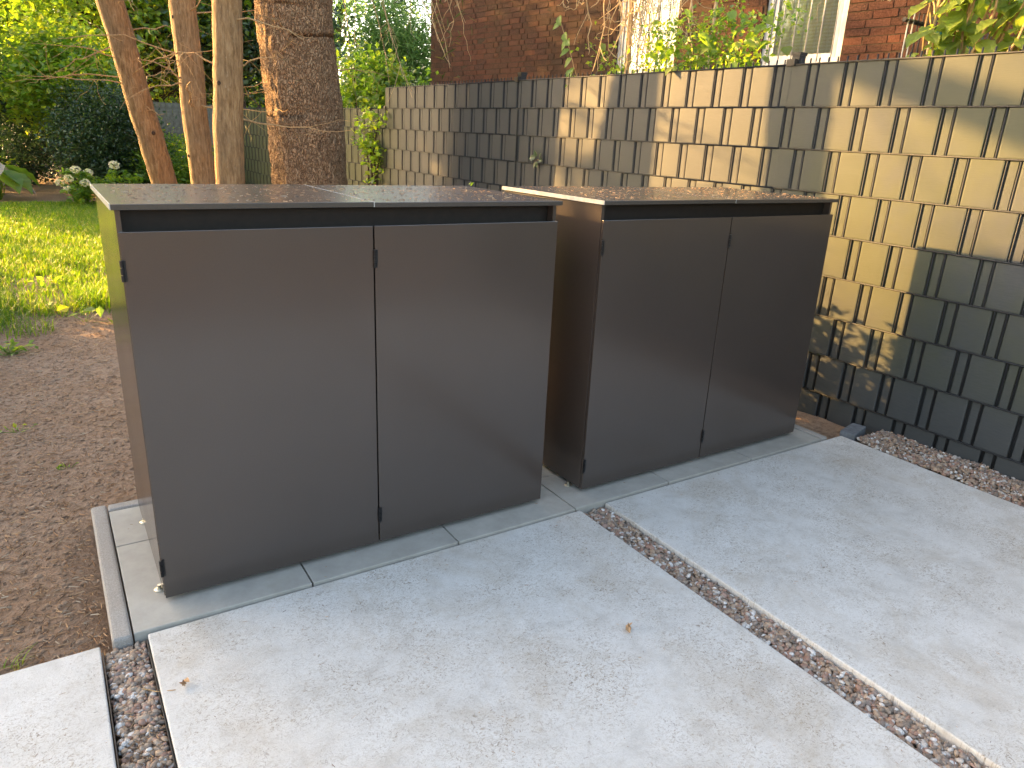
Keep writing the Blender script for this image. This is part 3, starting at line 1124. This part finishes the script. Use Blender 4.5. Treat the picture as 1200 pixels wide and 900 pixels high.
def shrub(name, label, loc, radii, zc, mat, leaf, nclump, per, cl, cat='shrub', group=None, asp=.55, stems=6, lump=.35, shell=.5, up=.6, droop=.2, barkm='darkbark'):
    e = empty(name, (loc[0], loc[1], gz(*loc[:2])), label=label, cat=cat, group=group)
    mb = MB()
    p, c = blob_points((0, 0, zc), radii, nclump, per, cl, shell, .7, .12, lump)
    leaves(mb, p, leaf, asp, up, droop)
    link('foliage', mb.mesh('foliage'), M[mat], e)
    mb = MB()
    for k in range(stems):
        q = c[random.randrange(len(c))]
        b = np.array([random.gauss(0, .06), random.gauss(0, .06), -.06])
        mb.tube(wobble(b, q, 7, .03), np.linspace(.022, .006, 7) * (1 + radii[0] * .3), 6)
    link('stem', mb.mesh('stem'), M[barkm], e)
    return e


def tree(name, label, loc, H, rad, mat, leaf, nclump, per, cl, tr=.14, z0=1.6, group='trees at the back of the garden', asp=.6, lump=.4, shell=.35):
    e = empty(name, (loc[0], loc[1], -.05), label=label, cat='tree', group=group)
    mb, P, r = trunk_tube((0, 0), random.gauss(0, .04), H * .8, tr, tr * .35, 1.5, 12, 20, .06)
    link('trunk', mb.mesh('trunk', True), M['darkbark'], e)
    zc = (H + z0) / 2
    p, c = blob_points((0, 0, zc), (rad, rad, (H - z0) / 2), nclump, per, cl, shell, .55, None, lump)
    mb = MB()
    leaves(mb, p, leaf, asp, .6, .25)
    link('crown', mb.mesh('crown'), M[mat], e)
    mb = MB()
    for k in range(26):
        q = c[random.randrange(len(c))]
        zz = np.clip(q[2] - np.hypot(q[0], q[1]) * .5, z0 * .6, H * .75)
        i = int(np.clip((zz + .15) / (H * .8 + .15) * 19, 0, 19))
        mb.tube(wobble(P[i], q, 7, .05), np.linspace(tr * .3, .008, 7), 5)
    link('limb', mb.mesh('limb'), M['darkbark'], e)
    return e


def big_leaf_mesh(name):
    """serrated ridged leaf along +X, one unit long, with UVs"""
    n = 9
    t = np.linspace(0, 1, n)
    w = np.sin(np.pi * t ** .8) * .34 * (1 + .10 * (np.arange(n) % 2))
    w[0] = .01
    w[-1] = .0
    V, F, UV = [], [], []
    for i in range(n):
        z = -.30 * t[i] ** 2
        rid = .03 * (i % 2)
        V += [(t[i], -w[i], z + .09 * w[i] * 2 + rid), (t[i], -w[i] * .5, z + rid * .6), (t[i], 0, z - .02), (t[i], w[i] * .5, z + rid * .6), (t[i], w[i], z + .09 * w[i] * 2 + rid)]
        UV += [(t[i], y) for y in (-1, -.5, 0, .5, 1)]
    for i in range(n - 1):
        for j in range(4):
            F.append((i * 5 + j, i * 5 + j + 1, i * 5 + j + 6, i * 5 + j + 5))
    me = bpy.data.meshes.new(name)
    me.from_pydata(V, [], F)
    uv = me.uv_layers.new(name='UVMap')
    for l in me.loops:
        uv.data[l.index].uv = UV[l.vertex_index]
    return me


def place_leaf(me, mat, parent, p, d, nrm, size):
    d = Vector(d).normalized()
    n = Vector(nrm)
    s = n.cross(d).normalized()
    n = d.cross(s)
    o = link('leaf', me, mat, parent)
    m = Matrix((d, s, n)).transposed().to_4x4()
    o.matrix_local = Matrix.Translation(p) @ m @ Matrix.Scale(size, 4)
    return o


def build_trees():
    g = 'spruce trunks behind the left cabinet'
    spruce('spruce_tree', 'slim trunk leaning left, leftmost of the trunks behind the left cabinet', (1.016, 6.049), -.183, .118, .09, 'bark', 5.2, 11, 16, g)
    spruce('spruce_tree', 'slim slightly leaning trunk between the leaning one and the upright one', (1.131, 5.164), -.03, .108, .085, 'bark', 5.4, 11, 18, g)
    spruce('spruce_tree', 'slim upright trunk beside the thick scaly trunk', (.993, 3.871), .063, .104, .085, 'bark', 5.2, 11, 14, g)
    spruce('spruce_tree', 'thick trunk with scaly orange brown bark behind the left cabinet', (2.073, 5.07), -.045, .345, .26, 'scaly', 5.0, 20, 16, g, 10, .05, 150, 320)
    # background trees
    T = tree
    T('garden_tree', 'tall broadleaf tree far back at the left edge', (-1.2, 25.0), 7.5, 3.2, 'leaf_mid', .16, 300, 45, .42, .2)
    T('garden_tree', 'broadleaf tree filling the back above the dark bush', (1.9, 18.2), 6.6, 2.7, 'leaf_mid', .15, 320, 45, .40, .17)
    T('garden_tree', 'bright yellow green tree glowing behind the leaning trunk', (3.6, 22.5), 6.6, 2.6, 'leaf_yellow', .15, 200, 40, .40, .17)
    T('garden_tree', 'dark tree behind the far fence between the upright and thick trunks', (4.3, 17.6), 6.6, 2.2, 'leaf_dark', .15, 330, 45, .40, .24)
    T('garden_tree', 'pale tree far beyond the bamboo beside the house', (9.0, 25.5), 8.0, 3.0, 'leaf_bamboo', .18, 170, 36, .4, .2, 1.0)
    T('garden_tree', 'tall tree in the far gap at the garden end', (0.3, 25.0), 10, 3.2, 'leaf_bright', .19, 260, 42, .5, .22, .8)
    T('garden_tree', 'wide dark tree at the far end behind the others', (6.2, 25.5), 10, 3.0, 'leaf_mid', .19, 260, 40, .5, .22, .8)
    shrub('garden_hedge', 'tall dark hedge closing off the far end of the garden', (2.5, 28.5), (10, 1.2, 2.3), 1.6, 'leaf_dark', .26, 700, 45, .5, 'hedge', None, .6, 14)
    T('garden_tree', 'low branching tree with glowing yellow green leaves over the board fence', (2.3, 17.0), 4.6, 1.5, 'leaf_yellow', .11, 90, 34, .25, .1, 1.75)
    # added out of view to the left, shading fence and slabs from sun
    T('garden_tree', 'tree by the lawn towards the low sun', (-2.9, 16.2), 6.2, 1.75, 'leaf_mid', .18, 470, 42, .3, .16, .5, 'trees towards the sun')
    T('garden_tree', 'slender tree by the lawn nearest the sun side', (-7.2, 9.9), 8, 2.0, 'leaf_bright', .17, 330, 42, .35, .15, .5, 'trees towards the sun')
    shrub('evergreen_shrub', 'tall dense evergreen bush left of the bare soil', (-4.0, 5.5), (2.0, 1.9, 1.9), 1.6, 'leaf_dark', .14, 1100, 45, .22, 'shrub')
    shrub('garden_hedge', 'long clipped hedge on the far side of the patio', (1.5, -10.5), (8, .9, 1.2), .9, 'leaf_dark', .14, 520, 40, .3, 'hedge', None, .55, 12)  # added behind the camera to darken door reflections and block sky light
    # added unseen tree; its bent limb is shaped to cast the slanting fence shadow
    e = empty('bent_tree', (-2.3, 3.2, -.05), label='thin bent tree leaning over the lawn left of the view', cat='tree')
    mb = MB()
    P = np.array([(0, 0, -.1), (.1, .4, 1.1), (.3, 1.0, 2.2), (.4, 2.4, 2.95), (.44, 4.3, 3.5), (.46, 5.25, 3.82), (.5, 6.6, 4.3), (.55, 7.6, 4.75)])
    mb.tube(P, [.11, .105, .10, .095, .09, .085, .07, .03], 9)
    link('trunk', mb.mesh('bent_trunk', True), M['bark'], e)
    mb = MB()
    for k in range(18):
        i = random.randint(3, 6)
        a = P[i] + (P[i + 1] - P[i]) * random.random()
        b = a + rng.normal(size=3) * [.2, .5, .45] - [0, 0, .25]
        Q = wobble(a, b, 7, .03)
        mb.tube(Q, np.linspace(.009, .002, 7), 5)
        for _ in range(3):
            j = random.randint(2, 6)
            mb.tube(wobble(Q[j], Q[j] + rng.normal(size=3) * [.1, .2, .2], 5, .02), np.linspace(.004, .0015, 5), 4)
    link('branch', mb.mesh('bent_branch'), M['bark'], e)
    mb = MB()
    p, c = blob_points((.55, 7.7, 4.8), (.5, .5, .4), 30, 14, .12)
    leaves(mb, p, .09)
    link('crown', mb.mesh('bent_crown'), M['leaf_bright'], e)
    # shrubs in view, and a few added unseen to thin the sun
    shrub('evergreen_shrub', 'dark fine-leaved evergreen at the left picture edge', (-.75, 16.3), (1.15, 1.1, 1.5), 1.2, 'leaf_yew', .075, 420, 50, .16)
    shrub('holly_bush', 'dark glossy bush beside the hydrangea left of the leaning trunk', (.95, 12.9), (.82, .75, .80), .82, 'leaf_dark', .062, 420, 55, .12)
    shrub('overhanging_maple', 'bright green leafy shrub overhanging the dark glossy bush', (.55, 14.3), (1.05, .9, .9), 1.95, 'leaf_bright', .10, 210, 42, .2, up=1.2, asp=.8)
    shrub('low_shrub', 'loose green shrub below the leaning trunk', (1.75, 12.6), (.55, .5, .55), .5, 'leaf_mid', .07, 120, 40, .12)
    shrub('low_shrub', 'small green shrub in front of the wooden fence', (2.35, 13.6), (.5, .4, .5), .45, 'leaf_bright', .07, 90, 40, .12)
    shrub('low_shrub', 'green undergrowth clump left of the big pale leaves', (-1.35, 13.8), (.7, .6, .6), .5, 'leaf_mid', .08, 120, 40, .14)
    shrub('low_shrub', 'thin undergrowth between the right cabinet and the fence', (2.35, 1.75), (.65, .5, .42), .42, 'leaf_mid', .055, 230, 26, .1, 'shrub')  # added out of sight to dim the sun low on the fence
    shrub('low_shrub', 'low loose shrub beside the lawn left of the view', (-2.3, 7.4), (.6, .9, .45), .45, 'leaf_mid', .07, 60, 26, .12, 'shrub')  # added out of view, like the next one, to dapple the lawn
    shrub('low_shrub', 'second loose shrub farther along the lawn left of the view', (-2.6, 10.2), (.6, .7, .55), .55, 'leaf_mid', .07, 60, 26, .12, 'shrub')
    b = shrub('bamboo_clump', 'feathery pale green bamboo beside the house corner', (7.15, 14.6), (1.0, 1.0, 1.9), 2.3, 'leaf_bamboo', .17, 420, 44, .24, 'bamboo', None, .14, 14, .35, .3, .4, .5)
    shrub('ivy', 'ivy sprays hanging over the low step of the fence', (3.0, 5.95), (.10, .35, .42), 1.15, 'leaf_mid', .055, 60, 9, .05, 'ivy', None, .8, 5, .5, .2)
    shrub('low_shrub', 'bushy leaves spilling over the fence right of the thick trunk', (3.55, 7.2), (.45, .8, .55), 1.75, 'leaf_bright', .075, 110, 34, .12, 'shrub', None, .7)
    # hydrangea
    h = empty('hydrangea', (.42, 11.55, -.03), label='small hydrangea with cream flower heads at the cabinet corner', cat='hydrangea')
    mb = MB()
    p, c = blob_points((0, 0, .3), (.24, .22, .26), 46, 12, .05, .5)
    leaves(mb, p, .085, .65, 1.0)
    link('foliage', mb.mesh('foliage'), M['leaf_bright'], h)
    mb = MB()
    heads = [(-.16, -.15, .42), (-.2, -.1, .25), (.05, -.2, .36), (-.05, -.12, .55), (.12, .0, .50), (-.28, 0, .34)]
    for q in heads:
        mb.tube(wobble((0, 0, -.02), q, 5, .01), .005, 5)
    link('stem', mb.mesh('stem'), M['leaf_mid'], h)
    for q in heads:
        mb = MB()
        pp = unit(rng.normal(size=(70, 3))) * [.062, .062, .05]
        leaves(mb, pp, .035, .9, .4)
        link('flower_head', mb.mesh('flower_head'), M['petal'], h, q)
    h = empty('hydrangea', (1.0, 11.7, -.03), label='hydrangea with a single flower head peeping over the left cabinet', cat='hydrangea')
    mb = MB()
    p, c = blob_points((0, 0, .3), (.3, .2, .26), 40, 12, .05, .5)
    leaves(mb, p, .08, .65, 1.0)
    link('foliage', mb.mesh('foliage'), M['leaf_mid'], h)
    mb = MB()
    pp = unit(rng.normal(size=(90, 3))) * [.075, .075, .06]
    leaves(mb, pp, .035, .9, .4)
    link('flower_head', mb.mesh('flower_head'), M['petal'], h, (-.08, -.1, .62))
    mb = MB()
    mb.tube(wobble((0, 0, -.02), (-.08, -.1, .60), 5, .01), .005, 5)
    link('stem', mb.mesh('stem'), M['leaf_mid'], h)
    # plant with large pinkish leaves
    LM = big_leaf_mesh('broad_leaf')
    h = empty('broadleaf_plant', (-.70, 12.6, -.04), label='plant with large drooping pale pink leaves behind the lawn', cat='plant')
    mb = MB()
    for k in range(13):
        a = k * 2.4 + .4
        q = Vector((math.cos(a) * .16, math.sin(a) * .16, random.uniform(.35, .62)))
        mb.tube(wobble((0, 0, -.02), q, 6, .012), np.linspace(.009, .005, 6), 5)
        place_leaf(LM, M['leaf_pink'] if k % 2 else M['leaf_bright'], h, q, (math.cos(a), math.sin(a), -.35), (0, 0, 1), random.uniform(.36, .55))
    link('stem', mb.mesh('stem'), M['leaf_mid'], h)


def build_wood_fence():
    f = empty('board_fence', (1.35, 15.6, 0), (0, 0, -.06), 'weathered grey upright board fence behind the leaning trunks', 'fence')
    bm_ = MB()
    bm_.box(0, .116, 0, .02, -.05, 1.66, .002)
    me = bm_.mesh('board_mesh')
    for k in range(19):
        o = link('board', me, M['wood'], f, (k * .122, random.uniform(-.004, .004), random.uniform(-.015, .015)))
    for z in (.35, 1.3):
        mb = MB()
        mb.box(0, 2.3, .026, .065, z, z + .08)
        link('rail', mb.mesh('rail'), M['wood'], f)
    for k in range(2):
        mb = MB()
        mb.box(.3 + k * 1.6, .4 + k * 1.6, .07, .16, -.1, 1.6)
        link('post', mb.mesh('post'), M['wood'], f)


def build_vines():
    # climbing vine along the top of the fence
    LM = big_leaf_mesh('vine_leaf')
    v = empty('climbing_vine', (3.25, 1.62, 0), label='sunlit yellow green vine scrambling over the fence top below the windows', cat='vine')
    mb = MB()
    paths = []
    for k in range(16):
        y0 = random.uniform(-.5, .5)
        P = wobble((.10, y0, 1.45), (random.uniform(-.06, .25), y0 + random.uniform(-.45, .45), random.uniform(1.74, 2.04)), 10, .03)
        mb.tube(P, np.linspace(.0035, .0018, 10), 5)
        paths.append(P)
    mb.tube(wobble((.12, .0, -.05), (.10, .0, 1.5), 10, .02), .012, 6)
    link('stem', mb.mesh('stem'), M['leaf_mid'], v)
    pts = []
    for _ in range(2300):
        P = random.choice(paths)
        i = random.randint(3, 9)
        q = P[i] + rng.normal(size=3) * [.06, .07, .05]
        if q[2] < 1.69 or (abs(q[1] - .1) < .12 and q[2] > 2.0):
            continue
        pts.append(q)
    mb = MB()
    leaves(mb, np.array(pts), .032, .75, .5, .3)
    o = link('small_leaves', mb.mesh('small_leaves'), M['leaf_bright'], v)
    o['kind'] = 'stuff'
    for k in range(85):
        P = random.choice(paths)
        i = random.randint(4, 9)
        q = P[i] + rng.normal(size=3) * [.05, .06, .05]
        q[2] = max(q[2], 1.71)
        a = random.uniform(0, 6.28)
        place_leaf(LM, M['leaf_big'] if random.random() < .5 else M['leaf_mid'], v, q, (math.cos(a) * .7 - .3, math.sin(a), -.5), (-.5, random.gauss(0, .3), 1), random.uniform(.05, .10))
    # strand on its own, left of the vine
    v = empty('vine_strand', (3.2, 2.55, 1.7), label='lone strand of dark green leaves against the shaded brick wall', cat='vine')
    P = wobble((-.02, -.06, -.06), (.02, .28, .42), 9, .008)
    mb = MB()
    mb.tube(P, .0025, 5)
    link('stem', mb.mesh('stem'), M['twig'], v)
    for i in range(9):
        for s in (0, 1):
            a = random.uniform(0, 6.28)
            if i > 5 and s:
                continue
            place_leaf(LM, M['leaf_mid'], v, P[i], (-.5 + .3 * math.cos(a), math.sin(a) * .8, -.4), (-1, 0, .4), random.uniform(.05, .09) * (1.3 if i < 3 else 1))
    v = empty('leaf_sprig', (3.11, 2.84, 1.12), label='small sprig of leaves poking through the woven fence', cat='sprig')
    for k in range(6):
        a = k * 1.05
        place_leaf(LM, M['leaf_dark'], v, (-.01, random.gauss(0, .015), random.gauss(0, .02)), (-.3, math.cos(a) * .6, math.sin(a) * .6), (-1, .2, .4), random.uniform(.05, .07))
    mb = MB()
    mb.tube(wobble((.06, 0, -.01), (-.012, 0, 0), 4, .002), .003, 5)
    link('stem', mb.mesh('stem'), M['twig'], v)
    # big serrated leaves at the right
    v = empty('broadleaf_shrub', (3.62, .13, 0), label='shrub with large pale serrated leaves at the fence top, right edge', cat='shrub')
    SM_ = big_leaf_mesh('serrated_leaf')
    mb = MB()
    tips = []
    for k in range(30):
        q = np.array([random.uniform(-.28, .30), random.uniform(-.45, .16), random.uniform(1.80, 2.12)])
        P = wobble((0, 0, 1.2), q, 9, .015)
        mb.tube(P, np.linspace(.011, .004, 9), 6)
        tips.append(P)
    mb.tube(wobble((0, 0, -.1), (0, 0, 1.22), 8, .01), .018, 8)
    link('stem', mb.mesh('stem'), M['twig'], v)
    for P in tips:
        for i in (5, 6, 7, 8, 8, 8, 8, 8):
            a = random.uniform(0, 6.28)
            q = P[i] + rng.normal(size=3) * .012
            if q[2] < 1.72:
                continue
            place_leaf(SM_, M['leaf_big'], v, q, (math.cos(a) - .25, math.sin(a), random.uniform(-.8, .0)), (-.55, 0, 1), random.uniform(.085, .15))
    # pale dry twigs hanging in front of the wall
    v = empty('dry_creeper', (3.3, 2.15, 0), label='tangle of pale dry hanging creeper twigs left of the vine', cat='creeper')
    mb = MB()
    for k in range(44):
        y0 = random.gauss(0, .20)
        x0 = random.uniform(-.1, .3)
        zt_ = 3.0
        zb_ = random.uniform(1.72, 2.2)
        P = wobble((x0, y0 * .7, zt_), (x0 + random.gauss(0, .06), y0 + random.gauss(0, .12), zb_), 14, .022)
        mb.tube(P, np.linspace(.0066, .0026, 14), 5)
        for _ in range(7):
            i = random.randint(5, 13)
            q = P[i] + rng.normal(size=3) * [.06, .09, .08] - [0, 0, .05]
            mb.tube(wobble(P[i], q, 5, .01), np.linspace(.003, .0015, 5), 4)
    link('twig', mb.mesh('hanging_twigs'), M['paletwig'], v)
    mb = MB()
    mb.tube(wobble((.1, .1, -.1), (.1, .05, 3.05), 14, .02), np.linspace(.02, .012, 14), 7)
    link('stem', mb.mesh('stem'), M['twig'], v)
    # thinner twigs drooping over the windows
    v = empty('dry_creeper', (4.6, 2.2, 0), label='thin dry creeper twigs trailing across the barred windows', cat='creeper')
    mb = MB()
    for k in range(26):
        y0 = random.uniform(-2.9, .9)
        P = wobble((random.uniform(-.4, .8), y0, 3.4), (random.uniform(-.4, .6), y0 + random.gauss(0, .35), random.uniform(2.15, 2.75)), 12, .03)
        mb.tube(P, np.linspace(.005, .002, 12), 5)
        for _ in range(4):
            i = random.randint(4, 11)
            mb.tube(wobble(P[i], P[i] + rng.normal(size=3) * [.08, .14, .1], 5, .014), np.linspace(.003, .0015, 5), 4)
    mb.tube(wobble((.2, .6, -.1), (.1, .5, 3.4), 14, .03), np.linspace(.02, .01, 14), 7)
    mb.tube(wobble((.1, .5, 3.4), (.2, -2.9, 3.42), 14, .03), np.linspace(.012, .007, 14), 7)
    link('twig', mb.mesh('trailing_twigs'), M['paletwig'], v)
    # bare sapling in front of the bricks
    v = empty('bare_sapling', (3.6, .27, 0), label='thin bare tan sapling stem in front of the sunlit bricks', cat='sapling')
    mb = MB()
    mb.tube(wobble((0, 0, -.1), (0, -.02, 2.0), 10, .006), np.linspace(.011, .006, 10), 7)
    link('trunk', mb.mesh('sapling_stem'), M['paletwig'], v)
    mb = MB()
    for q in ((.02, .14, 2.25), (-.02, -.13, 2.1), (.05, .03, 2.4)):
        mb.tube(wobble((0, -.02, random.uniform(1.85, 1.98)), q, 6, .008), np.linspace(.005, .002, 6), 5)
    link('branch', mb.mesh('sapling_branch'), M['paletwig'], v)
    # drooping half-dead spruce bough over the far fence
    v = empty('drooping_bough', (2.2, 4.6, 3.3), label='drooping sunlit spruce bough with bare twigs right of the thick trunk', cat='branch')
    mb, mc = MB(), MB()
    for k in range(15):
        q = np.array([random.uniform(.3, 1.5), random.uniform(-.1, 1.0), random.uniform(-1.75, -.5)])
        P = wobble((-.25, -.1, random.uniform(.0, .3)), q, 12, .03, .0)
        P[:, 2] += .5 * np.sin(np.linspace(0, np.pi, 12))
        mb.tube(P, np.linspace(.011, .0025, 12), 5)
        for _ in range(9):
            i = random.randint(4, 11)
            mb.tube(wobble(P[i], P[i] + rng.normal(size=3) * .1 - [0, 0, .14], 6, .012), np.linspace(.003, .0013, 6), 4)
        if k % 2:
            c = P[rng.integers(5, 12, 60)] + rng.normal(size=(60, 3)) * [.08, .08, .1] - [0, 0, .06]
            leaves(mc, c, .10, .14, .3, .7, .4, .05)
    link('twig', mb.mesh('bough_twigs'), M['paletwig'], v)
    link('needles', mc.mesh('bough_needles'), M['needle'], v)


def build_neighbour():
    # neighbour's mesh fence and green slatted panel behind the right end
    f = empty('mesh_fence', (3.56, .36, 0), (0, 0, .1), "neighbour's dark green mesh fence behind the right end of the grey fence", 'fence')
    mb = MB()
    mb.tube([(0, 0, -.1), (0, 0, 1.94)], .004, 6)
    me = mb.mesh('mesh_rod')
    for k in range(22):
        link('upright_rod', me, M['bar'] if k < 2 else M['hinge'], f, (k * .05, 0, 0))
    for z in (1.2, 1.6, 1.895):
        mb = MB()
        mb.tube([(-.03, .008, z), (1.08, .008, z)], .011, 6)
        link('cross_rod', mb.mesh('cross_rod'), M['hinge'], f)
    for x in (1.08,):
        mb = MB()
        mb.box(x - .02, x + .02, .02, .06, -.1, 1.9)
        link('post', mb.mesh('post'), M['hinge'], f)
    f = empty('slatted_panel', (4.22, .60, 0), (0, 0, -.3), 'green slatted panel half hidden by the large pale leaves', 'panel')
    for k in range(7):
        mb = MB()
        mb.box(k * .05, k * .05 + .042, 0, .02, .1, 1.96)
        link('slat', mb.mesh('slat'), M['green'], f)
    for z in (.4, 1.9):
        mb = MB()
        mb.box(0, .342, .024, .05, z, z + .06)
        link('rail', mb.mesh('rail'), M['green'], f)


build_ground()
build_paving()
build_cabinet()
build_fence()
build_house()
build_wood_fence()
build_trees()
build_vines()
build_neighbour()
build_litter()
